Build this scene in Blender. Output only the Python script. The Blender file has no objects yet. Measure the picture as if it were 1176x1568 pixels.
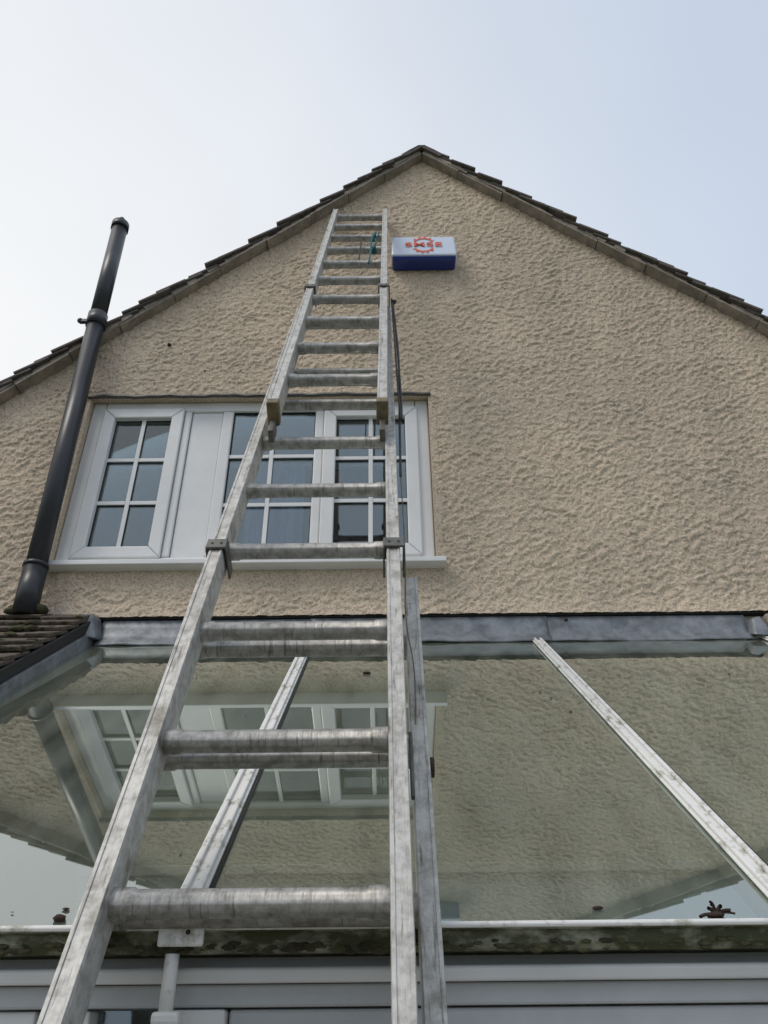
import bpy, math, random
import numpy as np
from mathutils import Vector, Matrix
random.seed(7); np.random.seed(7)
S=bpy.context.scene
CH=2.0   # eye height
D=2.75   # gable wall plane

# ---------------------------------------------------------------- materials
def mat(name,col,rough=.6,metal=0,var=.0,vscale=8,bump=0,bscale=60,col2=None,spec=.5,stretch=None,detail=4,cut=(.35,.65)):
    m=bpy.data.materials.new(name); m.use_nodes=True
    nt=m.node_tree; b=nt.nodes['Principled BSDF']
    b.inputs['Roughness'].default_value=rough; b.inputs['Metallic'].default_value=metal
    b.inputs['Specular IOR Level'].default_value=spec
    tc=nt.nodes.new('ShaderNodeTexCoord'); mp=nt.nodes.new('ShaderNodeMapping')
    nt.links.new(tc.outputs['Object'],mp.inputs[0])
    if stretch: mp.inputs['Scale'].default_value=stretch
    b.inputs['Base Color'].default_value=(*col,1)
    if col2 or var:
        if not col2: col2=tuple(c*(1-var) for c in col)
        n=nt.nodes.new('ShaderNodeTexNoise'); n.inputs['Scale'].default_value=vscale; n.inputs['Detail'].default_value=detail
        n.inputs['Roughness'].default_value=.7
        nt.links.new(mp.outputs[0],n.inputs['Vector'])
        r=nt.nodes.new('ShaderNodeValToRGB'); r.color_ramp.elements[0].position=cut[0]; r.color_ramp.elements[1].position=cut[1]
        r.color_ramp.elements[0].color=(*col2,1); r.color_ramp.elements[1].color=(*col,1)
        nt.links.new(n.outputs[0],r.inputs[0]); nt.links.new(r.outputs[0],b.inputs['Base Color'])
    if bump:
        n2=nt.nodes.new('ShaderNodeTexNoise'); n2.inputs['Scale'].default_value=bscale; n2.inputs['Detail'].default_value=3
        nt.links.new(mp.outputs[0],n2.inputs['Vector'])
        bp=nt.nodes.new('ShaderNodeBump'); bp.inputs['Strength'].default_value=bump; bp.inputs['Distance'].default_value=.004
        nt.links.new(n2.outputs[0],bp.inputs['Height']); nt.links.new(bp.outputs[0],b.inputs['Normal'])
    return m

def metal_mat(name,light,mid,grime,metal=.55,rough=.42):
    """weathered aluminium: blotchy oxide, long scratches along the part and dark grime spots"""
    m=bpy.data.materials.new(name); m.use_nodes=True; nt=m.node_tree; b=nt.nodes['Principled BSDF']
    b.inputs['Metallic'].default_value=metal
    tc=nt.nodes.new('ShaderNodeTexCoord')
    def noi(scale,detail,stretch=(1,1,1)):
        mp=nt.nodes.new('ShaderNodeMapping'); mp.inputs['Scale'].default_value=stretch; nt.links.new(tc.outputs['Object'],mp.inputs[0])
        n=nt.nodes.new('ShaderNodeTexNoise'); n.inputs['Scale'].default_value=scale; n.inputs['Detail'].default_value=detail; n.inputs['Roughness'].default_value=.7
        nt.links.new(mp.outputs[0],n.inputs['Vector']); return n
    n1=noi(46,4); r1=nt.nodes.new('ShaderNodeValToRGB'); r1.color_ramp.elements[0].position=.36; r1.color_ramp.elements[0].color=(*mid,1)
    r1.color_ramp.elements[1].position=.6; r1.color_ramp.elements[1].color=(*light,1); nt.links.new(n1.outputs[0],r1.inputs[0])
    n2=noi(16,6); r2=nt.nodes.new('ShaderNodeValToRGB'); r2.color_ramp.elements[0].position=.54; r2.color_ramp.elements[0].color=(0,0,0,1)
    r2.color_ramp.elements[1].position=.72; r2.color_ramp.elements[1].color=(.75,.75,.75,1); nt.links.new(n2.outputs[0],r2.inputs[0])
    mx=nt.nodes.new('ShaderNodeMix'); mx.data_type='RGBA'; nt.links.new(r2.outputs[0],mx.inputs[0]); nt.links.new(r1.outputs[0],mx.inputs[6]); mx.inputs[7].default_value=(*grime,1)
    n3=noi(170,2,(1,.10,.10)); r3=nt.nodes.new('ShaderNodeValToRGB'); r3.color_ramp.elements[0].position=.28; r3.color_ramp.elements[0].color=(.5,.48,.45,1)
    r3.color_ramp.elements[1].position=.43; r3.color_ramp.elements[1].color=(1,1,1,1); nt.links.new(n3.outputs[0],r3.inputs[0])
    m2=nt.nodes.new('ShaderNodeMix'); m2.data_type='RGBA'; m2.blend_type='MULTIPLY'; m2.inputs[0].default_value=1
    nt.links.new(mx.outputs[2],m2.inputs[6]); nt.links.new(r3.outputs[0],m2.inputs[7]); nt.links.new(m2.outputs[2],b.inputs['Base Color'])
    rr=nt.nodes.new('ShaderNodeMapRange'); rr.inputs[3].default_value=rough-.08; rr.inputs[4].default_value=rough+.22; nt.links.new(n2.outputs[0],rr.inputs[0]); nt.links.new(rr.outputs[0],b.inputs['Roughness'])
    bp=nt.nodes.new('ShaderNodeBump'); bp.inputs['Strength'].default_value=.25; bp.inputs['Distance'].default_value=.002
    nt.links.new(n3.outputs[0],bp.inputs['Height']); nt.links.new(bp.outputs[0],b.inputs['Normal'])
    return m

def stucco_mat():
    m=bpy.data.materials.new('roughcast_render'); m.use_nodes=True
    nt=m.node_tree; b=nt.nodes['Principled BSDF']; b.inputs['Roughness'].default_value=.92; b.inputs['Specular IOR Level'].default_value=.12
    tc=nt.nodes.new('ShaderNodeTexCoord')
    def noise(s,d=5,dist=0):
        n=nt.nodes.new('ShaderNodeTexNoise'); n.inputs['Scale'].default_value=s; n.inputs['Detail'].default_value=d; n.inputs['Distortion'].default_value=dist
        nt.links.new(tc.outputs['Object'],n.inputs['Vector']); return n
    big=noise(1.3,3); r=nt.nodes.new('ShaderNodeValToRGB')
    r.color_ramp.elements[0].position=.35; r.color_ramp.elements[0].color=(.60,.495,.385,1)
    r.color_ramp.elements[1].position=.68; r.color_ramp.elements[1].color=(.71,.58,.44,1)
    nt.links.new(big.outputs[0],r.inputs[0])
    fine=noise(120,4); r2=nt.nodes.new('ShaderNodeValToRGB')
    r2.color_ramp.elements[0].position=.34; r2.color_ramp.elements[0].color=(.5,.48,.45,1)
    r2.color_ramp.elements[1].position=.54; r2.color_ramp.elements[1].color=(1,1,1,1)
    nt.links.new(fine.outputs[0],r2.inputs[0])
    mx=nt.nodes.new('ShaderNodeMix'); mx.data_type='RGBA'; mx.blend_type='MULTIPLY'; mx.inputs[0].default_value=.75
    nt.links.new(r.outputs[0],mx.inputs[6]); nt.links.new(r2.outputs[0],mx.inputs[7])
    mp=nt.nodes.new('ShaderNodeMapping'); mp.inputs['Scale'].default_value=(5,1,.7); nt.links.new(tc.outputs['Object'],mp.inputs[0])
    st=nt.nodes.new('ShaderNodeTexNoise'); st.inputs['Scale'].default_value=1.6; st.inputs['Detail'].default_value=4; nt.links.new(mp.outputs[0],st.inputs['Vector'])
    r3=nt.nodes.new('ShaderNodeValToRGB'); r3.color_ramp.elements[0].position=.3; r3.color_ramp.elements[0].color=(.84,.85,.85,1)
    r3.color_ramp.elements[1].position=.6; r3.color_ramp.elements[1].color=(1,1,1,1); nt.links.new(st.outputs[0],r3.inputs[0])
    mx2=nt.nodes.new('ShaderNodeMix'); mx2.data_type='RGBA'; mx2.blend_type='MULTIPLY'; mx2.inputs[0].default_value=.8
    nt.links.new(mx.outputs[2],mx2.inputs[6]); nt.links.new(r3.outputs[0],mx2.inputs[7])
    nt.links.new(mx2.outputs[2],b.inputs['Base Color'])
    bp=nt.nodes.new('ShaderNodeBump'); bp.inputs['Strength'].default_value=.9; bp.inputs['Distance'].default_value=.005
    nt.links.new(fine.outputs[0],bp.inputs['Height']); nt.links.new(bp.outputs[0],b.inputs['Normal'])
    return m

def glass_mat(name,tint,ior,dust=0.03,dustcol=(.5,.5,.45),base=0.0,rough=0.0):
    m=bpy.data.materials.new(name); m.use_nodes=True; nt=m.node_tree
    for n in list(nt.nodes):
        if n.type!='OUTPUT_MATERIAL': nt.nodes.remove(n)
    out=[n for n in nt.nodes if n.type=='OUTPUT_MATERIAL'][0]
    t=nt.nodes.new('ShaderNodeBsdfTransparent'); t.inputs[0].default_value=(*tint,1)
    g=nt.nodes.new('ShaderNodeBsdfGlossy'); g.inputs['Roughness'].default_value=rough; g.inputs['Color'].default_value=(.95,1,.96,1)
    f=nt.nodes.new('ShaderNodeFresnel'); f.inputs[0].default_value=ior
    ad=nt.nodes.new('ShaderNodeMath'); ad.operation='ADD'; ad.use_clamp=True; ad.inputs[1].default_value=base
    nt.links.new(f.outputs[0],ad.inputs[0])
    m1=nt.nodes.new('ShaderNodeMixShader'); nt.links.new(ad.outputs[0],m1.inputs[0]); nt.links.new(t.outputs[0],m1.inputs[1]); nt.links.new(g.outputs[0],m1.inputs[2])
    d=nt.nodes.new('ShaderNodeBsdfDiffuse'); d.inputs[0].default_value=(*dustcol,1)
    tc=nt.nodes.new('ShaderNodeTexCoord')
    mp=nt.nodes.new('ShaderNodeMapping'); mp.inputs['Scale'].default_value=(2.6,.45,.45); nt.links.new(tc.outputs['Object'],mp.inputs[0])
    n=nt.nodes.new('ShaderNodeTexNoise'); n.inputs['Scale'].default_value=5; n.inputs['Detail'].default_value=6
    nt.links.new(mp.outputs[0],n.inputs['Vector'])
    mr=nt.nodes.new('ShaderNodeMapRange'); mr.inputs[1].default_value=.3; mr.inputs[2].default_value=.75; mr.inputs[3].default_value=dust*.4; mr.inputs[4].default_value=dust*2
    nt.links.new(n.outputs[0],mr.inputs[0])
    v=nt.nodes.new('ShaderNodeTexVoronoi'); v.inputs['Scale'].default_value=38; nt.links.new(tc.outputs['Object'],v.inputs['Vector'])
    lt_=nt.nodes.new('ShaderNodeMath'); lt_.operation='LESS_THAN'; lt_.inputs[1].default_value=.055 if dust>.03 else 0; nt.links.new(v.outputs['Distance'],lt_.inputs[0])
    mxx=nt.nodes.new('ShaderNodeMath'); mxx.operation='MULTIPLY_ADD'; mxx.inputs[1].default_value=.35; nt.links.new(lt_.outputs[0],mxx.inputs[0]); nt.links.new(mr.outputs[0],mxx.inputs[2])
    m2=nt.nodes.new('ShaderNodeMixShader'); nt.links.new(mxx.outputs[0],m2.inputs[0]); nt.links.new(m1.outputs[0],m2.inputs[1]); nt.links.new(d.outputs[0],m2.inputs[2])
    nt.links.new(m2.outputs[0],out.inputs[0]); return m

STUCCO=stucco_mat()
UPVC=mat('white_upvc',(.77,.765,.755),.35,var=.08,vscale=5)
UPVCD=mat('weathered_upvc',(.78,.77,.74),.5,col2=(.36,.34,.26),vscale=24,bump=.2,cut=(.32,.48))
ALU=metal_mat('worn_aluminium',(.56,.545,.51),(.37,.355,.325),(.19,.165,.125),metal=.3,rough=.5)
ALUR=metal_mat('rung_aluminium',(.42,.405,.38),(.24,.23,.21),(.10,.085,.065),metal=.5,rough=.38)
DGALV=mat('dull_bracket_steel',(.16,.155,.14),.55,metal=.5,var=.4,vscale=40)
BRASSY=mat('stained_plastic_foot',(.22,.17,.09),.6,var=.5,vscale=40)
BLK=mat('black_pipe_plastic',(.030,.032,.038),.36,var=.3,vscale=6)
ROPE=mat('dark_rope',(.05,.05,.055),.9,bump=.6,bscale=300)
TEAL=mat('teal_rope',(.02,.12,.13),.85,bump=.6,bscale=300)
LEAD=mat('lead_sheet',(.25,.265,.285),.45,metal=.2,col2=(.12,.13,.14),vscale=14,bump=.5,bscale=25)
TILE=mat('clay_roof_tile',(.15,.125,.11),.85,col2=(.065,.058,.05),vscale=9,bump=.8,bscale=60)
MORTAR=mat('verge_mortar',(.36,.31,.255),.9,col2=(.19,.17,.14),vscale=12,bump=1,bscale=70)
MOSSTILE=mat('mossy_roof_tile',(.15,.115,.085),.95,col2=(.045,.038,.028),vscale=22,bump=1,bscale=70)
MOSS=mat('moss',(.085,.082,.035),1,col2=(.03,.026,.016),vscale=30,bump=1,bscale=150)
ALGAE=mat('algae_stained_gutter',(.34,.34,.25),.6,col2=(.055,.058,.02),vscale=16,bump=.5,stretch=(1,1,2),cut=(.47,.68))
DARKW=mat('dark_gap',(.03,.03,.028),.9,var=.3)
INWALL=mat('interior_plaster',(.50,.52,.42),.9,var=.06,vscale=2)
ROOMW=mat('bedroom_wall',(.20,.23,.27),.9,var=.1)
CURT=mat('curtain_fabric',(.42,.38,.55),.9,col2=(.82,.80,.87),vscale=7,stretch=(4,1,.3))
BOXW=mat('alarm_box_white',(.66,.72,.85),.35,var=.04)
BOXB=mat('alarm_box_blue',(.015,.035,.24),.3,var=.2)
RED=mat('logo_orange_red',(.78,.13,.05),.5,var=.05)
PAVE=mat('paving',(.30,.28,.25),.9,col2=(.2,.19,.17),vscale=3,bump=.4)
LAWN=mat('lawn_ground',(.07,.10,.035),1,col2=(.10,.10,.05),vscale=1.5,bump=1)
RGLASS=glass_mat('conservatory_glass',(.84,.91,.82),2.0,.085,(.50,.53,.43),.24,.012)
WGLASS=glass_mat('window_glass',(.66,.74,.80),1.5,.012,(.5,.5,.5),.09)
RUST=mat('dark_brown_debris',(.05,.025,.017),.8,var=.4,vscale=60)
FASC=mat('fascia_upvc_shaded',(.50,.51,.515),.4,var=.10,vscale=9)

# ---------------------------------------------------------------- mesh helpers
def empty(name,loc=(0,0,0)):
    e=bpy.data.objects.new(name,None); S.collection.objects.link(e); e.location=loc; e.empty_display_size=.2; return e
def mesh(name,vs,fs,m,par=None,smooth=False,bev=0):
    me=bpy.data.meshes.new(name); me.from_pydata([tuple(v) for v in vs],[],fs); me.update()
    o=bpy.data.objects.new(name,me); S.collection.objects.link(o); me.materials.append(m)
    if par: o.parent=par
    if smooth: me.shade_smooth()
    if bev:
        b=o.modifiers.new('b','BEVEL'); b.width=bev; b.segments=2; b.limit_method='ANGLE'
    return o
BF=[(0,3,2,1),(4,5,6,7),(0,1,5,4),(1,2,6,5),(2,3,7,6),(3,0,4,7)]
def box(name,x0,x1,y0,y1,z0,z1,m,par=None,bev=0):
    vs=[(x0,y0,z0),(x1,y0,z0),(x1,y1,z0),(x0,y1,z0),(x0,y0,z1),(x1,y0,z1),(x1,y1,z1),(x0,y1,z1)]
    return mesh(name,vs,BF,m,par,bev=bev)
def hexa(name,b4,t4,m,par=None,bev=0):
    return mesh(name,list(b4)+list(t4),BF,m,par,bev=bev)
def cyl(name,p0,p1,r0,m,par=None,r1=None,n=20,caps=True):
    p0=Vector(p0);p1=Vector(p1); r1=r0 if r1 is None else r1
    d=(p1-p0).normalized(); a=d.orthogonal().normalized(); b=d.cross(a)
    vs=[];fs=[]
    for i in range(n):
        t=2*math.pi*i/n; vs.append(p0+r0*(a*math.cos(t)+b*math.sin(t)))
    for i in range(n):
        t=2*math.pi*i/n; vs.append(p1+r1*(a*math.cos(t)+b*math.sin(t)))
    for i in range(n): fs.append((i,(i+1)%n,n+(i+1)%n,n+i))
    if caps: fs+= [tuple(range(n-1,-1,-1)),tuple(range(n,2*n))]
    o=mesh(name,vs,fs,m,par)
    for p in o.data.polygons: p.use_smooth=len(p.vertices)==4
    return o
def profile_x(name,prof,x0,x1,m,par=None,bev=0):
    n=len(prof); vs=[(x0,y,z) for y,z in prof]+[(x1,y,z) for y,z in prof]
    fs=[(i,(i+1)%n,n+(i+1)%n,n+i) for i in range(n)]+[tuple(range(n-1,-1,-1)),tuple(range(n,2*n))]
    return mesh(name,vs,fs,m,par,bev=bev)
def tube(name,pts,r,m,par=None):
    c=bpy.data.curves.new(name,'CURVE'); c.dimensions='3D'; c.bevel_depth=r; c.bevel_resolution=3
    s=c.splines.new('NURBS'); s.points.add(len(pts)-1); s.use_endpoint_u=True; s.order_u=3
    for p,q in zip(s.points,pts): p.co=(*q,1)
    c.materials.append(m); o=bpy.data.objects.new(name,c); S.collection.objects.link(o)
    if par: o.parent=par
    return o
import bmesh
from mathutils import noise
def blob_geo(bm,c,r,sq=(1,1,1),seed=0,sub=2,amp=.35):
    ret=bmesh.ops.create_icosphere(bm,subdivisions=sub,radius=1)
    for v in ret['verts']:
        k=1+amp*noise.noise(v.co*2.2+Vector((seed*3.1,0,seed)))+amp*.8*noise.noise(v.co*6+Vector((seed,1,2)))
        v.co=Vector((v.co.x*sq[0],v.co.y*sq[1],v.co.z*sq[2]))*r*k+Vector(c)
def blobs(name,lst,m,par=None):
    bm=bmesh.new()
    for a in lst: blob_geo(bm,**a)
    me=bpy.data.meshes.new(name); bm.to_mesh(me); bm.free(); me.materials.append(m); me.shade_smooth()
    o=bpy.data.objects.new(name,me); S.collection.objects.link(o)
    if par: o.parent=par
    return o
def blob(name,c,r,m,par=None,**k): return blobs(name,[dict(c=c,r=r,**k)],m,par)

# ---------------------------------------------------------------- noise in numpy
G=np.random.rand(256,256)*2*np.pi; GX=np.cos(G); GY=np.sin(G)
def perlin(x,y):
    xi=np.floor(x).astype(int); yi=np.floor(y).astype(int); xf=x-xi; yf=y-yi
    u=xf*xf*xf*(xf*(xf*6-15)+10); v=yf*yf*yf*(yf*(yf*6-15)+10)
    def g(a,b,dx,dy): return GX[a&255,b&255]*dx+GY[a&255,b&255]*dy
    n00=g(xi,yi,xf,yf); n10=g(xi+1,yi,xf-1,yf); n01=g(xi,yi+1,xf,yf-1); n11=g(xi+1,yi+1,xf-1,yf-1)
    return (n00*(1-u)+n10*u)*(1-v)+(n01*(1-u)+n11*u)*v
def stucco_h(x,z):
    wx=x+.018*perlin(x/.04+9,z/.04); wz=z+.018*perlin(x/.04,z/.04+31)
    a0=math.radians(30); c,s=math.cos(a0),math.sin(a0)
    p=(wx*c+wz*s); q=(-wx*s+wz*c)
    n=perlin(p/.035,q/.024)+.5*perlin(wx/.017+50,wz/.015+7)+.22*perlin(wx/.010+5,wz/.010+77)
    msk=.75+.7*perlin(x/.17+70,z/.13+20)
    h=1/(1+np.exp(-(n-.06)*13))*.0070*np.clip(msk,.3,1.25)
    n2=perlin(wx/.016+150,wz/.013+90)
    h+=1/(1+np.exp(-(n2-.1)*14))*.0024
    h+=perlin(wx/.0085+17,wz/.0085)*.0022 + (np.random.rand(*x.shape)-.5)*.0010
    h+=.005*perlin(x/.35,z/.35)
    return h

# ================================================================= HOUSE
AX,AZ=.248,6.34; SL,SR=.935,.905
house=empty('rendered_gable_house',(0,0,0))
st=.005
OX0,OX1,OZ0,OZ1=-1.38,.215,3.525,4.460
nx0=int(round((OX0+2.5)/st)); x0=OX0-nx0*st; nx=int(5.0/st)
nz0=int(round((OZ0-3.309)/st)); z0=OZ0-nz0*st; nz=int((AZ-z0)/st)+1
xs=x0+np.arange(nx+1)*st; zs=z0+np.arange(nz+1)*st
XX,ZZ=np.meshgrid(xs,zs)
H=stucco_h(XX,ZZ)
dx=np.maximum(np.maximum(OX0-XX,XX-OX1),np.maximum(OZ0-ZZ,ZZ-OZ1))
fade=np.clip(dx/.02,0,1); H=H*(.25+.75*fade)
YY=D-H
YY-= .016*np.clip(1-(ZZ-z0)/.10,0,1)**2
co=np.stack([XX,YY,ZZ],-1).reshape(-1,3)
idx=np.arange((nx+1)*(nz+1)).reshape(nz+1,nx+1)
cx=XX[:-1,:-1]+st/2; cz=ZZ[:-1,:-1]+st/2
top=np.where(cx<AX,AZ-SL*(AX-cx),AZ-SR*(cx-AX))+.03
keep=(cz<top)&~((cx>OX0)&(cx<OX1)&(cz>OZ0)&(cz<OZ1))
q=np.stack([idx[:-1,:-1],idx[:-1,1:],idx[1:,1:],idx[1:,:-1]],-1)[keep]
used=np.unique(q); remap=np.full(co.shape[0],-1); remap[used]=np.arange(len(used))
co=co[used]; q=remap[q]
me=bpy.data.meshes.new('gable_wall'); me.vertices.add(len(co)); me.vertices.foreach_set('co',co.ravel())
me.loops.add(q.size); me.loops.foreach_set('vertex_index',q.ravel().astype(np.int32))
me.polygons.add(len(q)); me.polygons.foreach_set('loop_start',np.arange(len(q),dtype=np.int32)*4)
me.update(calc_edges=True); me.validate(); me.shade_smooth(); me.materials.append(STUCCO)
o=bpy.data.objects.new('gable_wall',me); S.collection.objects.link(o); o.parent=house
xl,xr=xs[0],xs[-1]
zl=AZ-SL*(AX-xl); zr=AZ-SR*(xr-AX)
XL,XR=-3.4,3.9
mesh('gable_wall_left',[(XL,D,z0),(xl,D,z0),(xl,D,zl+.02),(XL,D,AZ-SL*(AX-XL)+.02)],[(0,1,2,3)],STUCCO,house)
mesh('gable_wall_right',[(xr,D,z0),(XR,D,z0),(XR,D,AZ-SR*(XR-AX)+.02),(xr,D,zr+.02)],[(0,1,2,3)],STUCCO,house)
box('lower_wall',XL,XR,D+.02,D+.1,0,z0+.05,INWALL,house)
box('render_edge_shadow',XL,XR,D-.012,D+.02,z0-.006,z0-.001,DARKW,house)  # dark strip painting in the shadow line under the overhanging render edge
for nme,X in (('side_wall_left',XL),('side_wall_right',XR-.1)):
    zt=AZ-(SL*(AX-XL) if X<0 else SR*(XR-AX))
    box(nme,X,X+.1,D+.11,D+7,0,zt,STUCCO,house)
box('rear_wall',XL,XR,D+6.9,D+7,0,3,STUCCO,house)

# ---- roof
def slope_pt(side,s,n):
    sl=SL if side<0 else SR; L=math.hypot(1,sl); dxn,dzn=side/L,-sl/L; nxn,nzn=side*sl/L,1/L
    return AX+dxn*s+nxn*n, AZ+dzn*s+nzn*n
def roof_bar(name,side,s0,s1,n0,n1,y0,y1,m,tilt=0,bev=0):
    a=slope_pt(side,s0,n0-tilt);b=slope_pt(side,s1,n0);c=slope_pt(side,s1,n1);d=slope_pt(side,s0,n1-tilt)
    pr=[a,b,c,d]
    vs=[(p[0],y0,p[1]) for p in pr]+[(p[0],y1,p[1]) for p in pr]
    fs=[(0,1,2,3),(7,6,5,4),(0,4,5,1),(1,5,6,2),(2,6,7,3),(3,7,4,0)]
    return vs,fs
def join_parts(name,parts,m,par,bev=0):
    V=[];F=[]
    for vs,fs in parts:
        k=len(V); V+=vs; F+=[tuple(i+k for i in f) for f in fs]
    return mesh(name,V,F,m,par,bev=bev)
for side,LEN,nm in ((-1,4.95,'left'),(1,4.9,'right')):
    join_parts('roof_deck_'+nm,[roof_bar('d',side,0,LEN,.012,.03,D+.01,D+7.1,TILE)],TILE,house)
    und=[];s=.0
    while s<LEN:
        l=random.uniform(.28,.36); j=random.uniform(-.004,.005)
        und.append(roof_bar('u',side,s+.002,min(s+l,LEN)-.002,.0+j,.012+j,D-.062+random.uniform(-.006,.006),D+.01,MORTAR)); s+=l
    join_parts('verge_undercloak_'+nm,und,MORTAR,house,bev=.002)
    bed=[];s=0
    while s<LEN:
        l=random.uniform(.05,.12); bed.append(roof_bar('m',side,s,s+l,.0125,.036,D-.056+random.uniform(-.008,.008),D+.02,MORTAR)); s+=l
    join_parts('verge_mortar_'+nm,bed,MORTAR,house)
    tl=[];s=.0;k=0
    while s<LEN:
        j=random.uniform(-.005,.006)
        y0=D-.074+random.uniform(-.012,.012); js=random.uniform(-.01,.01)
        tl.append(roof_bar('t',side,s,s+.165+js,.028+.022+j,.041+.022+j,y0,D+.09,TILE,tilt=.024))
        tl.append(roof_bar('t',side,s,s+.165,.028+.022,.041+.022,D+.093,D+7.15,TILE,tilt=.024))
        s+=.1;k+=1
    join_parts('roof_tiles_'+nm,tl,TILE,house,bev=.002)
# ridge: low angled clay caps following both slopes, rounded at the top
rid=[]
for k in range(16):
    y0=D-.076+k*.45; y1=y0+.445; e=.001*(k%2)
    pr=[]
    for s_ in (.115,.05): pr.append(slope_pt(-1,s_,.052+e))
    pr.append((AX-.018,AZ+.050+e)); pr.append((AX+.018,AZ+.050+e))
    for s_ in (.05,.115): pr.append(slope_pt(1,s_,.052+e))
    for s_ in (.115,): pr.append(slope_pt(1,s_,.030))
    pr.append((AX,AZ+.030))
    pr.append(slope_pt(-1,.115,.030))
    n=len(pr)
    vs=[(x,y0,z) for x,z in pr]+[(x,y1,z) for x,z in pr]
    fs=[(i,(i+1)%n,n+(i+1)%n,n+i) for i in range(n)]+[(0,1,7,8),(1,2,7),(2,3,7),(3,4,7),(4,5,6,7)]+[tuple(n+i for i in f[::-1]) for f in [(0,1,7,8),(1,2,7),(2,3,7),(3,4,7),(4,5,6,7)]]
    rid.append((vs,fs))
join_parts('ridge_tiles',rid,TILE,house,bev=.003)

# ---- upstairs window
win=empty('casement_window',(0,0,0)); win.parent=house
WY=D+.035
def fr(name,x0,x1,z0_,z1_,y0=WY,y1=WY+.06,m=UPVC,bev=.006): return box(name,x0,x1,y0,y1,z0_,z1_,m,win,bev)
box('reveal_left',OX0-.03,OX0+.001,D-.0035,D+.12,OZ0,OZ1,STUCCO,win)
box('reveal_right',OX1-.001,OX1+.03,D-.0035,D+.12,OZ0,OZ1,STUCCO,win)
box('reveal_head',OX0-.03,OX1+.03,D-.0035,D+.12,OZ1-.001,OZ1+.03,STUCCO,win)
dv=[];N=80
for k in range(N+1):
    x=OX0-.015+(OX1-OX0+.025)*k/N; w=.003*math.sin(x*23)+.002*math.sin(x*61)
    dv+=[(x,D-.022,OZ1-.006+w),(x,D-.002,OZ1-.006+w*.5),(x,D-.002,OZ1+.010+w),(x,D-.020,OZ1+.004+w)]
df=[]
for k in range(N):
    for j in range(4): df.append((4*k+j,4*k+(j+1)%4,4*k+4+(j+1)%4,4*k+4+j))
mesh('head_drip',dv,df,DGALV,win)
zb,zt=OZ0+.028,OZ1-.002
fr('frame_left',OX0+.003,OX0+.063,zb,zt); fr('frame_right',OX1-.063,OX1-.003,zb,zt)
fr('frame_head',OX0+.065,OX1-.065,zt-.055,zt); fr('frame_bottom',OX0+.065,OX1-.065,zb,zb+.055)
fr('mullion_left',-.935,-.903,zb+.057,zt-.057); fr('white_panel',-.900,-.757,zb+.057,zt-.057,WY+.012,WY+.05,bev=.003); fr('mullion_mid',-.755,-.705,zb+.057,zt-.057)
fr('mullion_right',-.318,-.278,zb+.057,zt-.057)
def sash(nm,a,b,z0_,z1_,w=.055):
    y0=WY-.014;y1=WY+.045
    def quad(n,p):
        hexa(nm+n,[(x,y0,z) for x,z in p],[(x,y1,z) for x,z in p],UPVC,win,.005)
    g=.0006
    quad('_l',[(a,z0_+g),(a+w,z0_+w+g),(a+w,z1_-w-g),(a,z1_-g)])
    quad('_r',[(b-w,z0_+w+g),(b,z0_+g),(b,z1_-g),(b-w,z1_-w-g)])
    quad('_b',[(a+g,z0_),(b-g,z0_),(b-w-g,z0_+w),(a+w+g,z0_+w)])
    quad('_t',[(a+w+g,z1_-w),(b-w-g,z1_-w),(b-g,z1_),(a+g,z1_)])
sz0,sz1=zb+.048,zt-.045
sash('sash_left',OX0+.067,-.937,sz0,sz1,.055)
sash('sash_right',-.276,OX1-.055,sz0,sz1,.058)
def pane(nm,a,b,c,d):
    box(nm+'_glass',a,b,WY+.02,WY+.024,c,d,WGLASS,win)
    for k_,(p,q_,r_,s_) in enumerate(((a,a+.004,c,d),(b-.004,b,c,d),(a+.0045,b-.0045,c,c+.004),(a+.0045,b-.0045,d-.004,d))):
        box(nm+'_gasket_%d'%k_,p,q_,WY+.014,WY+.0195,r_,s_,DARKW,win)
    w=.0095
    mx_=(a+b)/2
    hs=[c+(d-c)/3,c+2*(d-c)/3]
    box(nm+'_bar_v',mx_-w,mx_+w,WY+.008,WY+.0135,c,d,UPVC,win,.002)
    for i,h in enumerate(hs):
        box(nm+'_bar_ha%d'%i,a,mx_-w-.0005,WY+.008,WY+.0135,h-w,h+w,UPVC,win,.002)
        box(nm+'_bar_hb%d'%i,mx_+w+.0005,b,WY+.008,WY+.0135,h-w,h+w,UPVC,win,.002)
pane('left_pane',OX0+.067+.053,-.937-.053,sz0+.053,sz1-.053)
pane('mid_pane',-.705,-.318,zb+.055,zt-.055)
pane('right_pane',-.276+.056,OX1-.055-.056,sz0+.056,sz1-.056)
profile_x('sill',[(D-.055,OZ0+.002),(D-.055,OZ0+.024),(D+.034,OZ0+.030),(D+.1,OZ0+.030),(D+.1,OZ0-.006),(D-.03,OZ0-.002)],OX0-.025,OX1+.035,UPVC,win,.003)
rm=empty('bedroom_interior'); rm.parent=house
a,b,c,d=OX0-.2,OX1+.3,2.9,4.85
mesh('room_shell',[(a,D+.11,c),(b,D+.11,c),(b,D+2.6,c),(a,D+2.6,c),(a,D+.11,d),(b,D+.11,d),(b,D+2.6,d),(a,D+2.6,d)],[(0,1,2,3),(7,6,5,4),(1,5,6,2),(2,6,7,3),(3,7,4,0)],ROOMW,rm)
def curtain(nm,xa,xb,y,m=CURT,z0_=3.3,z1_=4.5):
    N=60;vs=[];fs=[]
    for i in range(N+1):
        t=i/N; x=xa+(xb-xa)*t; yy=y+.014*math.sin(t*math.pi*7)+.006*math.sin(t*41)
        vs+= [(x,yy,z0_),(x,yy,z1_)]
    for i in range(N): fs.append((2*i,2*i+2,2*i+3,2*i+1))
    mesh(nm,vs,fs,m,rm,smooth=True)
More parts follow.
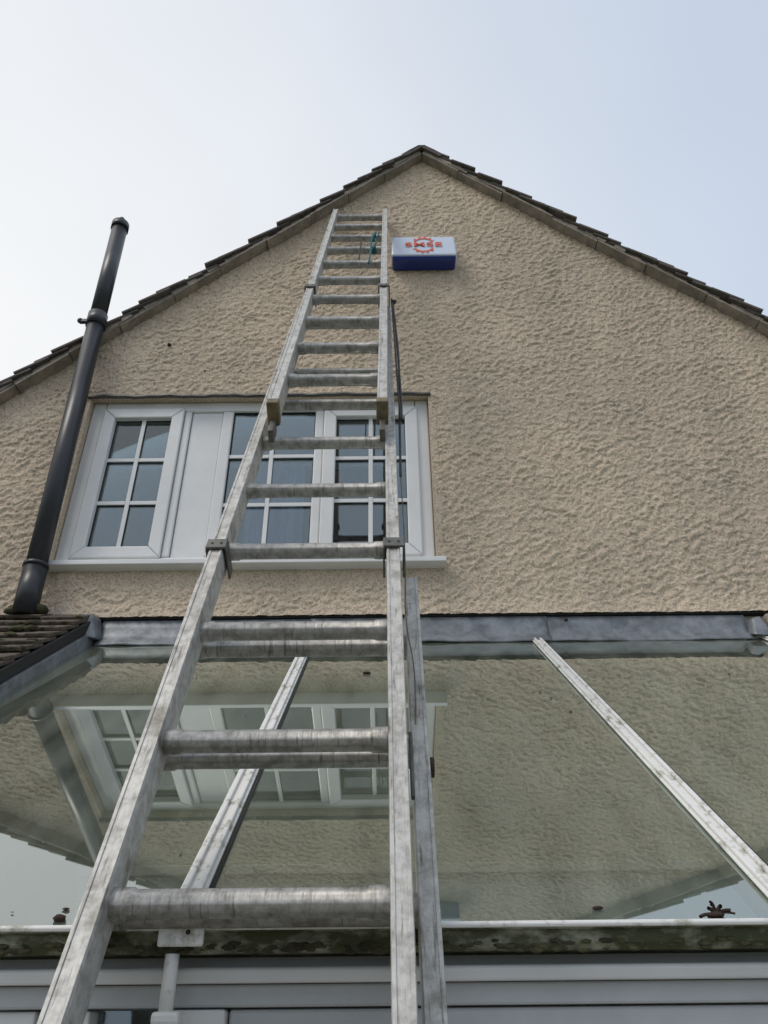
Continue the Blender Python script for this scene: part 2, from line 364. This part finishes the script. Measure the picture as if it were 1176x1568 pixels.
curtain('curtain_mid',-.62,-.36,D+.13,z1_=4.16)
box('curtain_rail',-1.35,.2,D+.17,D+.19,4.17,4.19,UPVC,rm)

# ================================================================= SOIL PIPE
pipe=empty('soil_vent_pipe')
pb=Vector((-1.376,2.655,3.40)); pt=Vector((-1.425,2.655,5.60))
def pp(z): return pb.lerp(pt,(z-pb.z)/(pt.z-pb.z))
cyl('lower_pipe',pp(3.30),pp(4.88),.041,BLK,pipe,n=32); cyl('upper_pipe',pp(4.885),pp(5.60),.040,BLK,pipe,n=32)
cyl('socket',pp(4.84),pp(4.92),.047,BLK,pipe,n=32); cyl('foot_socket',pp(3.28),pp(3.50),.046,BLK,pipe,n=32); cyl('foot_ring',pp(3.49),pp(3.505),.049,BLK,pipe,n=32)
cyl('cap_collar',pp(5.59),pp(5.635),.046,BLK,pipe,n=32); cyl('cap_cone',pp(5.635),pp(5.66),.044,BLK,pipe,r1=.018,n=24); cyl('cap_knob',pp(5.66),pp(5.685),.014,BLK,pipe)
for i in range(10):
    a=i*math.pi/5; p=pp(5.62)
    cyl('cage_%d'%i,p+Vector((.040*math.cos(a),.040*math.sin(a),0)),p+Vector((.008*math.cos(a),.008*math.sin(a),.065)),.004,BLK,pipe,n=6)
q_=pp(4.88); box('bracket',q_.x-.085,q_.x-.042,q_.y-.010,q_.y+.010,q_.z-.010,q_.z+.010,BLK,pipe,.003)
blob('bracket_bolt',(q_.x-.082,q_.y,q_.z+.005),.015,BLK,pipe,amp=.15)
box('wall_clip',q_.x-.02,q_.x+.02,q_.y+.042,D,q_.z-.02,q_.z+.02,BLK,pipe)

# ================================================================= ALARM BOX
al=empty('alarm_siren_box')
bx0,bx1=.052,.400
def tap(nm,x0,x1,xb0,xb1,zb_,zt_,yfb,yft,m,bev):
    return hexa(nm,[(xb0,yfb,zb_),(xb1,yfb,zb_),(xb1,D-.004,zb_),(xb0,D-.004,zb_)],[(x0,yft,zt_),(x1,yft,zt_),(x1,D-.004,zt_),(x0,D-.004,zt_)],m,al,bev)
tap('cover',bx0+.006,bx1-.006,bx0,bx1,5.358,5.528,D-.094,D-.080,BOXW,.010)
tap('base',bx0+.004,bx1-.004,bx0+.010,bx1-.010,5.340,5.3565,D-.078,D-.090,BOXB,.006)
zc=5.447
def fy(z): return D-.094+(.014)*(z-5.358)/.17-.0015
lc=Vector(((bx0+bx1)/2,0,zc))
def gear():
    vs=[];fs=[];N=112
    for i in range(N):
        a=2*math.pi*i/N; ro=.071 if (i//4)%2==0 else .060; ri=.051
        for r in (ri,ro):
            z=zc+r*math.sin(a)*1.05; vs.append((lc.x+r*math.cos(a),fy(z)-.001,z))
    for i in range(N):
        a=360*i/N
        if 148<a<212 or a<30 or a>328: continue
        j=(i+1)%N; fs.append((2*i,2*j,2*j+1,2*i+1))
    mesh('logo_gear',vs,fs,RED,al)
gear()
tcv=bpy.data.curves.new('logo_text','FONT'); tcv.body='SMSE'; tcv.size=.074; tcv.align_x='CENTER'; tcv.align_y='CENTER'; tcv.extrude=.0012; tcv.offset=.0008; tcv.space_character=1.1
to=bpy.data.objects.new('logo_text',tcv); S.collection.objects.link(to); tcv.materials.append(RED); to.parent=al
to.location=(lc.x,fy(zc)-.003,zc); to.rotation_euler=(math.radians(85),0,0); to.scale=(1.15,.66,1)

# ================================================================= CONSERVATORY
con=empty('conservatory')
T=.7186
def gz(y): return CH-.765+T*y
CX0,CX1=-1.16,2.35
ye=1.215
ux=Vector((0,math.cos(math.atan(T)),math.sin(math.atan(T)))); un=Vector((0,-ux.z,ux.y))
def rbar(nm,x,w,h0,h1,m,y0=1.205,y1=2.705,bev=.003):
    a=Vector((0,y0,gz(y0)));b=Vector((0,y1,gz(y1)))
    X=Vector((1,0,0))
    return hexa(nm,[a+X*(x-w/2)+un*h0,a+X*(x+w/2)+un*h0,b+X*(x+w/2)+un*h0,b+X*(x-w/2)+un*h0],
                [a+X*(x-w/2)+un*h1,a+X*(x+w/2)+un*h1,b+X*(x+w/2)+un*h1,b+X*(x-w/2)+un*h1],m,con,bev)
bars=[-1.16,-.292,.575,1.443,2.31]
for i,(a,b) in enumerate(zip(bars[:-1],bars[1:])):
    mesh('roof_glass_%d'%i,[(a+.006,ye,gz(ye)),(b-.006,ye,gz(ye)),(b-.006,2.74,gz(2.74)),(a+.006,2.74,gz(2.74))],[(0,1,2,3)],RGLASS,con)
for i,x in enumerate(bars):
    rbar('glazing_bar_%d'%i,x,.042,.003,.008,UPVCD); rbar('glazing_bar_cap_l_%d'%i,x-.011,.009,.0085,.015,UPVCD,bev=.002); rbar('glazing_bar_cap_r_%d'%i,x+.011,.009,.0085,.015,UPVCD,bev=.002)
    rbar('glazing_bar_under_%d'%i,x,.036,-.045,-.004,UPVC)
    rbar('glazing_bar_gasket_%d'%i,x+.025,.007,.001,.004,DARKW)
    box('bar_end_%d'%i,x-.024,x+.024,1.192,1.2045,gz(1.2)-.012,gz(1.2)+.018,UPVCD,con,.003)
fl=empty('lead_flashing'); 
segs=[(-1.10,-.28),(-.29,.63),(.62,1.40)]
for i,(a,b) in enumerate(segs):
    o_=.003*(i%2)
    N=int((b-a)/.02);vs=[];fs=[]
    prof=[(D+.005,3.306),(D-.006,3.297),(D-.012,3.262),(D-.016,3.238),(2.726,gz(2.726)+.022),(2.700,gz(2.700)+.012),(2.694,gz(2.694)+.004)]
    for k in range(N+1):
        x=a+(b-a)*k/N
        w=.0020*math.sin(x*11)+.0010*math.sin(x*37+1)
        for j,(y,z) in enumerate(prof):
            f=[0,.1,.4,.8,1,1,1][j]; vs.append((x,y-o_-w*f*.6,z+o_*.6+w*f))
    P=len(prof)
    for k in range(N):
        for j in range(P-1): fs.append((k*P+j,k*P+j+1,(k+1)*P+j+1,(k+1)*P+j))
    ob=mesh('lead_strip_%d'%i,vs,fs,LEAD,fl,smooth=True)
    so=ob.modifiers.new('s','SOLIDIFY'); so.thickness=.003
hexa('lead_fold_left',[(-1.165,2.64,3.20),(-1.085,2.665,3.19),(-1.085,2.745,3.21),(-1.165,2.745,3.22)],[(-1.155,2.68,3.31),(-1.12,2.70,3.30),(-1.105,2.745,3.31),(-1.155,2.745,3.32)],LEAD,fl,.014)
hexa('lead_fold_right',[(1.385,2.675,3.185),(1.46,2.665,3.175),(1.46,2.745,3.21),(1.385,2.745,3.21)],[(1.41,2.71,3.27),(1.45,2.71,3.28),(1.45,2.745,3.285),(1.41,2.745,3.275)],LEAD,fl,.010)
box('verge_end_right',1.465,1.70,2.70,2.745,3.19,3.285,MORTAR,fl,.006)
blob('rusty_clip',(.70,2.722,3.275),.008,RUST,fl,seed=2)
zE=gz(ye)
profile_x('eaves_beam',[(1.222,zE-.002),(1.222,zE-.10),(1.30,zE-.10),(1.30,zE-.03),(1.262,zE+.005)],CX0,CX1,UPVC,con,.003)
gut=empty('conservatory_gutter'); gut.parent=con
pr=[(1.208,2.098),(1.214,2.098),(1.214,2.068),(1.130,2.068),(1.122,2.076),(1.120,2.090),(1.112,2.091),(1.111,2.098),(1.127,2.099),(1.128,2.080),(1.134,2.074),(1.208,2.074)]
profile_x('gutter_trough',pr,CX0-.03,CX1,ALGAE,gut)
box('gutter_lip',CX0-.03,CX1,1.106,1.1265,2.0925,2.1000,UPVCD,gut,.003)
box('glass_end_trim',CX0,CX1,1.196,1.2035,zE-.022,zE-.002,UPVCD,con,.002)
profile_x('fascia_ledge',[(1.150,2.054),(1.146,2.050),(1.150,2.036),(1.20,2.036),(1.20,2.054)],CX0,CX1,UPVC,con,.003)
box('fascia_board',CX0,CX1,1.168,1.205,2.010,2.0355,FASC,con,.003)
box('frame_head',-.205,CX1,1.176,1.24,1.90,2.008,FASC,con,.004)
box('front_pillar',-.293,-.207,1.160,1.24,1.90,2.008,UPVC,con,.004)
for k,(a,b) in enumerate(((-.62,-.575),(-.505,-.455),(-.43,-.385))):
    box('frame_upright_%d'%k,a,b,1.18,1.24,1.90,2.008,UPVC,con,.003)
box('front_top_glass',-1.1,-.294,1.215,1.219,1.90,2.008,WGLASS,con)
box('dark_glass_backing',-1.1,-.31,1.245,1.27,1.90,2.01,DARKW,con)  # dark sheet added behind the glass so the window openings read dark
box('gutter_union',-.290,-.232,1.099,1.1055,2.074,2.099,UPVCD,gut,.003)
cyl('union_hole',(-.252,1.0985,2.090),(-.252,1.0995,2.090),.003,DARKW,gut)
cyl('outlet',(-.272,1.115,2.067),(-.272,1.115,2.000),.009,UPVCD,gut); box('outlet_clip',-.286,-.252,1.100,1.13,1.992,2.006,UPVCD,gut,.004)
box('gutter_joint',.985,1.00,1.1045,1.128,2.066,2.1005,UPVC,gut,.002)
ml=[]
for i in range(160):
    x=random.choice((random.uniform(-.62,-.2),random.uniform(.05,.72)))
    ml.append(dict(c=(x,random.uniform(1.135,1.19),2.095+random.uniform(-.012,.002)),r=random.uniform(.002,.008),sq=(1.6,1,.6),seed=i))
for i in range(170):
    x=random.uniform(-.62,.72)
    ml.append(dict(c=(x,1.120,2.071+random.uniform(-.004,.008)),r=random.uniform(.0015,.005),sq=(2.0,.5,.7),seed=i+70))
blobs('gutter_moss',ml,MOSS,gut)
x=CX0; k=0
while x<CX1-.1:
    box('front_post_%d'%k,x,x+.07,1.185,1.238,.6,1.899,UPVC,con,.005)
    box('front_glass_%d'%k,x+.071,x+.689,1.21,1.214,.62,1.86,RGLASS,con)
    x+=.69;k+=1
box('front_rail',CX0,CX1,1.18,1.243,.55,.599,UPVC,con,.004); box('dwarf_wall',CX0,CX1,1.17,1.27,0,.549,STUCCO,con)
box('side_wall',CX1-.06,CX1,1.28,2.76,0,2.05,UPVC,con); box('side_wall_b',CX0,CX0+.06,1.28,2.76,0,2.05,INWALL,con)
box('floor',CX0+.07,CX1-.07,1.28,2.76,.02,.04,PAVE,con)
dr=empty('patio_door_frame'); dr.parent=con
box('door_head',-1.0,1.20,D-.03,D+.018,2.385,2.415,UPVC,dr,.003)
box('door_panel',-1.0,1.20,D-.01,D+.018,.1,2.383,mat('door_panel_pale',(.76,.83,.86),.4,var=.06),dr)
leaf=empty('dead_leaf')
c_=Vector((.437,1.155,2.108))
blob('leaf_body',c_,.009,RUST,leaf,sq=(1.3,.8,.6),seed=9)
random.seed(3)
for i in range(9):
    a=random.uniform(0,6.28); l=random.uniform(.7,1.3)
    tube('leaf_vein_%d'%i,[c_,c_+l*Vector((.010*math.cos(a),0,.004+.007*math.sin(a))),c_+l*Vector((.022*math.cos(a+.3),-.004,.012*math.sin(a)))],random.uniform(.001,.0028),RUST,leaf)
bits=[]
for i in range(26):
    x=random.uniform(-.55,.75); y=random.choice((random.uniform(1.225,1.26),random.uniform(1.225,2.5)))
    bits.append(dict(c=(x*y/1.2,y,gz(y)+.003),r=random.uniform(.0012,.0035),sq=(1.8,1,.5),seed=i,sub=1))
bits.append(dict(c=(-.06,2.33,gz(2.33)+.004),r=.008,sq=(1.8,.8,.4),seed=44)); bits.append(dict(c=(.30,1.235,gz(1.235)+.004),r=.005,sq=(1.5,1,.6),seed=45)); bits.append(dict(c=(-.465,1.225,gz(1.225)+.004),r=.007,sq=(1.3,1,.8),seed=46))
blobs('glass_debris',bits,RUST,con)

# ================================================================= ADJOINING LEAN-TO ROOF (left)
lt=empty('mossy_lean_to_roof')
TS=.752; LXR=-1.135; LXL=-3.3
def lz(y): return 3.297-TS*(2.75-y)
lu=Vector((0,math.cos(math.atan(TS)),math.sin(math.atan(TS)))); ln=Vector((0,-lu.z,lu.y))
V=[];F=[]
base=Vector((0,2.74,lz(2.74)))
s=0.0;row=0
while s<2.1:
    xx=LXR
    first=.085 if row%2 else .165
    while xx>LXL:
        w=first; first=.165
        j=random.uniform(-.004,.006); k=len(V); js=random.uniform(-.006,.006)
        for (ss,nn) in ((s-.06,.012),(s+.105+js,.034+j),(s+.105+js,.050+j),(s-.06,.026)):
            for X in (xx-w+.004,xx):
                V.append(base-lu*ss+ln*nn+Vector((X,0,0)))
        F+=[tuple(k+i for i in f) for f in [(0,1,3,2),(2,3,5,4),(4,5,7,6),(6,7,1,0),(0,2,4,6),(1,7,5,3)]]
        xx-=w
    s+=.1; row+=1
mesh('lean_to_tiles',V,F,MOSSTILE,lt,bev=.004)
a_=base; b_=base-lu*2.1
hexa('lean_to_deck',[a_+Vector((LXL,0,0))-ln*.05,a_+Vector((LXR,0,0))-ln*.05,b_+Vector((LXR,0,0))-ln*.05,b_+Vector((LXL,0,0))-ln*.05],
     [a_+Vector((LXL,0,0))+ln*.008,a_+Vector((LXR,0,0))+ln*.008,b_+Vector((LXR,0,0))+ln*.008,b_+Vector((LXL,0,0))+ln*.008],MOSSTILE,lt)
def vb(nm,x0,x1,n0,n1,m,bev=.004):
    hexa(nm,[a_+Vector((x0,0,0))+ln*n0,a_+Vector((x1,0,0))+ln*n0,b_+Vector((x1,0,0))+ln*n0,b_+Vector((x0,0,0))+ln*n0],
     [a_+Vector((x0,0,0))+ln*n1,a_+Vector((x1,0,0))+ln*n1,b_+Vector((x1,0,0))+ln*n1,b_+Vector((x0,0,0))+ln*n1],m,lt,bev)
vb('verge_lead',LXR+.002,LXR+.020,-.075,-.02,LEAD); vb('verge_gap',LXR+.001,LXR+.012,-.019,.02,DARKW)
ml=[]
for i in range(230):
    ss=random.uniform(0,1.1); X=random.uniform(-2.0,LXR)
    p=base-lu*(round(ss/.1)*.1+.1+random.uniform(-.015,.01))+ln*(.045)+Vector((X,0,0)); ml.append(dict(c=p,r=random.uniform(.005,.017),sq=(1.6,1,.7),seed=i))
for i in range(12): ml.append(dict(c=base-lu*random.uniform(-.02,.05)+ln*.06+Vector((-1.30-random.uniform(0,.14),0,0)),r=random.uniform(.015,.03),sq=(1.4,1,.7),seed=i+400))
blobs('roof_moss',ml,MOSS,lt)
box('lean_to_wall',LXL,LXR-.02,1.25,1.35,0,2.05,STUCCO,lt)

# ================================================================= LADDER
lad=empty('extension_ladder')
Ld=Vector((0,.4368,.8996)); n_=Vector((0,-.8996,.4368)); CAM=Vector((0,0,CH))
def LP(x,t,d): return CAM+Vector((x,0,0))-n_*d+Ld*t
def lbox(nm,xa0,xa1,xb0,xb1,ta,tb,d0,d1,m,bev=.003):
    return hexa(nm,[LP(xa0,ta,d0),LP(xa1,ta,d0),LP(xa1,ta,d1),LP(xa0,ta,d1)],[LP(xb0,tb,d0),LP(xb1,tb,d0),LP(xb1,tb,d1),LP(xb0,tb,d1)],m,lad,bev)
SW=.027
def stile(nm,xo,xo2,t0,t1,d,sgn):
    a0,a1=(xo,xo+SW*sgn); b0,b1=(xo2,xo2+SW*sgn)
    if sgn<0: a0,a1,b0,b1=a1,a0,b1,b0
    lbox(nm,a0,a1,b0,b1,t0,t1,d,d+.058,ALU,.004)
    lbox(nm+'_rib_outer',a0+.001,a0+.006,b0+.001,b0+.006,t0+.001,t1-.001,d-.0016,d-.0003,ALU,.0006)
    lbox(nm+'_rib_inner',a1-.006,a1-.001,b1-.006,b1-.001,t0+.001,t1-.001,d-.0016,d-.0003,ALU,.0006)
def rung(nm,xa,xb,t,d,r=.0145):
    N=28;prof=[]
    for i in range(N):
        a=2*math.pi*i/N; rr=r*(1+.03*math.cos(a*9)); cc=math.cos(a);ss=math.sin(a)
        prof.append((rr*1.05*math.copysign(abs(cc)**.8,cc),rr*1.05*math.copysign(abs(ss)**.8,ss)))
    cw=random.uniform(.018,.026)
    vs=[];xsn=[xa,xa+cw,xa+cw+.004,xb-cw-.004,xb-cw,xb];sc=[1.15,1.12,1,1,1.12,1.15]
    for X,k in zip(xsn,sc):
        for p,q in prof: vs.append(LP(X,t+p*k,d+q*k))
    fs=[]
    for j in range(5):
        for i in range(N): fs.append((j*N+i,j*N+(i+1)%N,(j+1)*N+(i+1)%N,(j+1)*N+i))
    mesh(nm,vs,fs,ALUR,lad,smooth=True)
def sect(nm,xl0,xl1,xr0,xr1,t0,t1,d,rt,r=.0145):
    stile(nm+'_stile_left',xl0,xl1,t0,t1,d,1); stile(nm+'_stile_right',xr0,xr1,t0,t1,d,-1)
    for i,t in enumerate(rt):
        f=(t-t0)/(t1-t0); a=xl0+(xl1-xl0)*f+SW-.001; b=xr0+(xr1-xr0)*f-SW+.001
        rung('%s_rung_%d'%(nm,i),a,b,t,d+.030,r)
sect('base',-.392,-.378,.062,.066,-1.78,1.264,.91,[.580-.255*k for k in range(9)]+[.832,1.088],.0155)
sect('middle',-.368,-.322,.028,.033,-.62,2.93,.835,[.545+.25*k for k in range(-4,10)])
sect('top',-.292,-.267,.012,.036,1.829,4.583,.757,[2.035+.272*k for k in range(0,10)],.0155)
def guide(nm,x0,x1,t,d0,d1,h=.030):
    lbox(nm+'_front',x0-.005,x1+.005,x0-.005,x1+.005,t,t+h,d0-.008,d0-.0025,DGALV,.0015)
    lbox(nm+'_o',x0-.006,x0-.002,x0-.006,x0-.002,t,t+h,d0-.002,d1,DGALV,.001)
    lbox(nm+'_i',x1+.002,x1+.006,x1+.002,x1+.006,t,t+h,d0-.002,d1,DGALV,.001)
    for k in (-1,1):
        p=LP((x0+x1)/2+k*.009,t+h/2,d0-.0085); cyl(nm+'_rivet',p,p+n_*.002,.0022,DGALV,lad,n=10)
guide('guide_low_left',-.345,-.315,1.255,.835,.905); guide('guide_low_right',.003,.0345,1.255,.835,.905)
guide('guide_high_left',-.284,-.255,2.90,.757,.83); guide('guide_high_right',-.008,.024,2.90,.757,.83)
for sx,nm in ((-.294,'l'),(-.017,'r')):
    lbox('end_cap_'+nm,sx,sx+.031,sx,sx+.031,1.80,1.828,.753,.819,BRASSY,.003)
    lbox('catch_'+nm,sx+.008,sx+.022,sx+.008,sx+.022,1.735,1.799,.80,.835,DGALV,.003)
for sx,nm in ((-.396,'l'),(.033,'r')):
    lbox('rubber_foot_'+nm,sx,sx+.033,sx,sx+.033,-1.815,-1.781,.905,.975,BLK,.004)
tube('haul_rope_a',[LP(.040,2.88,.80),LP(.046,2.6,.81),LP(.052,2.3,.82),LP(.044,1.9,.84),LP(.040,1.6,.86)],.003,ROPE,lad)
tube('haul_rope_b',[LP(.036,2.90,.80),LP(.040,2.5,.80),LP(.043,2.0,.82),LP(.049,1.80,.83),LP(.052,2.1,.83),LP(.045,2.7,.81)],.003,ROPE,lad)
tube('haul_rope_c',[LP(.040,1.6,.86),LP(.044,1.3,.88),LP(.036,1.1,.898),LP(.052,.98,.898),LP(.046,.86,.90)],.0012,BRASSY,lad)
cyl('pulley',LP(.064,.80,.93),LP(.072,.80,.93),.015,RUST,lad); lbox('pulley_hook',.034,.040,.034,.040,.72,.84,.895,.905,DGALV,.002)
blob('rope_knot',LP(.044,2.86,.80),.010,ROPE,lad)
tube('teal_lashing',[LP(-.05,3.62,.78),LP(-.02,3.70,.765),LP(-.03,3.80,.76),LP(-.06,3.74,.765),LP(-.015,3.86,.77),LP(-.012,3.99,.77)],.004,TEAL,lad)
tube('teal_lashing_tail',[LP(-.03,3.93,.76),LP(-.05,3.7,.75),LP(-.045,3.5,.76),LP(-.055,3.30,.76)],.004,TEAL,lad)
tube('dark_tie',[LP(-.10,3.90,.78),LP(-.09,3.75,.75),LP(-.095,3.6,.76),LP(-.10,3.42,.79)],.003,ROPE,lad)
for t in (3.667,3.939): cyl('lashing_turn',LP(-.045,t,.787),LP(-.025,t,.787),.0185,TEAL,lad)

blobs('wall_plugs',[dict(c=(-1.06,D-.010,4.80),r=.009,seed=4),dict(c=(-.86,D-.010,4.62),r=.005,seed=5)],DARKW,house)

# ================================================================= GROUND
g=mesh('ground',[(-300,-300,-.004),(300,-300,-.004),(300,300,-.004),(-300,300,-.004)],[(0,1,2,3)],LAWN)
p=box('patio',-4,4.5,-4,1.165,-.003,.012,PAVE)

# ================================================================= LIGHT & SKY
sdir=Vector((-.50,-.42,.86)).normalized()
el=math.asin(sdir.z); az=math.atan2(sdir.x,sdir.y)
w=bpy.data.worlds.new('World'); S.world=w; w.use_nodes=True; nt=w.node_tree; bg=nt.nodes['Background']
sky=nt.nodes.new('ShaderNodeTexSky'); sky.sky_type='NISHITA'; sky.sun_disc=False; sky.sun_elevation=el; sky.sun_rotation=az; sky.dust_density=6; sky.air_density=1.2
tc=nt.nodes.new('ShaderNodeTexCoord')
dp=nt.nodes.new('ShaderNodeVectorMath'); dp.operation='DOT_PRODUCT'; hz=Vector((-.75,.60,.25)).normalized(); dp.inputs[1].default_value=hz
nt.links.new(tc.outputs['Generated'],dp.inputs[0])
mr=nt.nodes.new('ShaderNodeMapRange'); mr.interpolation_type='SMOOTHSTEP'; mr.inputs[1].default_value=.1; mr.inputs[2].default_value=.95; nt.links.new(dp.outputs['Value'],mr.inputs[0])
hm=nt.nodes.new('ShaderNodeMix'); hm.data_type='RGBA'; hm.inputs[6].default_value=(6.5,7.4,8.8,1); hm.inputs[7].default_value=(10.4,10.5,10.5,1)
nt.links.new(mr.outputs[0],hm.inputs[0])
cn=nt.nodes.new('ShaderNodeTexNoise'); cn.inputs['Scale'].default_value=1.6; cn.inputs['Detail'].default_value=3; nt.links.new(tc.outputs['Generated'],cn.inputs['Vector'])
cr=nt.nodes.new('ShaderNodeMapRange'); cr.inputs[1].default_value=.3; cr.inputs[2].default_value=.7; cr.inputs[3].default_value=.80; cr.inputs[4].default_value=.94; nt.links.new(cn.outputs[0],cr.inputs[0])
mx=nt.nodes.new('ShaderNodeMix'); mx.data_type='RGBA'; nt.links.new(cr.outputs[0],mx.inputs[0])
nt.links.new(sky.outputs[0],mx.inputs[6]); nt.links.new(hm.outputs[2],mx.inputs[7]); nt.links.new(mx.outputs[2],bg.inputs[0])
bg.inputs[1].default_value=.1
sl=bpy.data.lights.new('sun','SUN'); sl.energy=1.2; sl.angle=math.radians(22); sl.color=(1,.94,.86)
so=bpy.data.objects.new('sun',sl); S.collection.objects.link(so); so.rotation_euler=sdir.to_track_quat('Z','Y').to_euler()

# ================================================================= CAMERA
cd=bpy.data.cameras.new('camera'); co_=bpy.data.objects.new('camera',cd); S.collection.objects.link(co_)
cd.sensor_fit='HORIZONTAL'; cd.sensor_width=36; cd.lens=36.06; cd.clip_end=1000; cd.clip_start=.02
pch=math.radians(33.2); r=.01
F_=Vector((0,math.cos(pch),math.sin(pch))); U=Vector((0,-math.sin(pch),math.cos(pch))); R=Vector((1,0,0))
R2=(R-U*r).normalized(); U2=(U+R*r).normalized()
M=Matrix((R2,U2,-F_)).transposed().to_4x4(); M.translation=CAM
co_.matrix_world=M
S.camera=co_
S.view_settings.view_transform='Standard'; S.view_settings.look='None'; S.view_settings.exposure=0
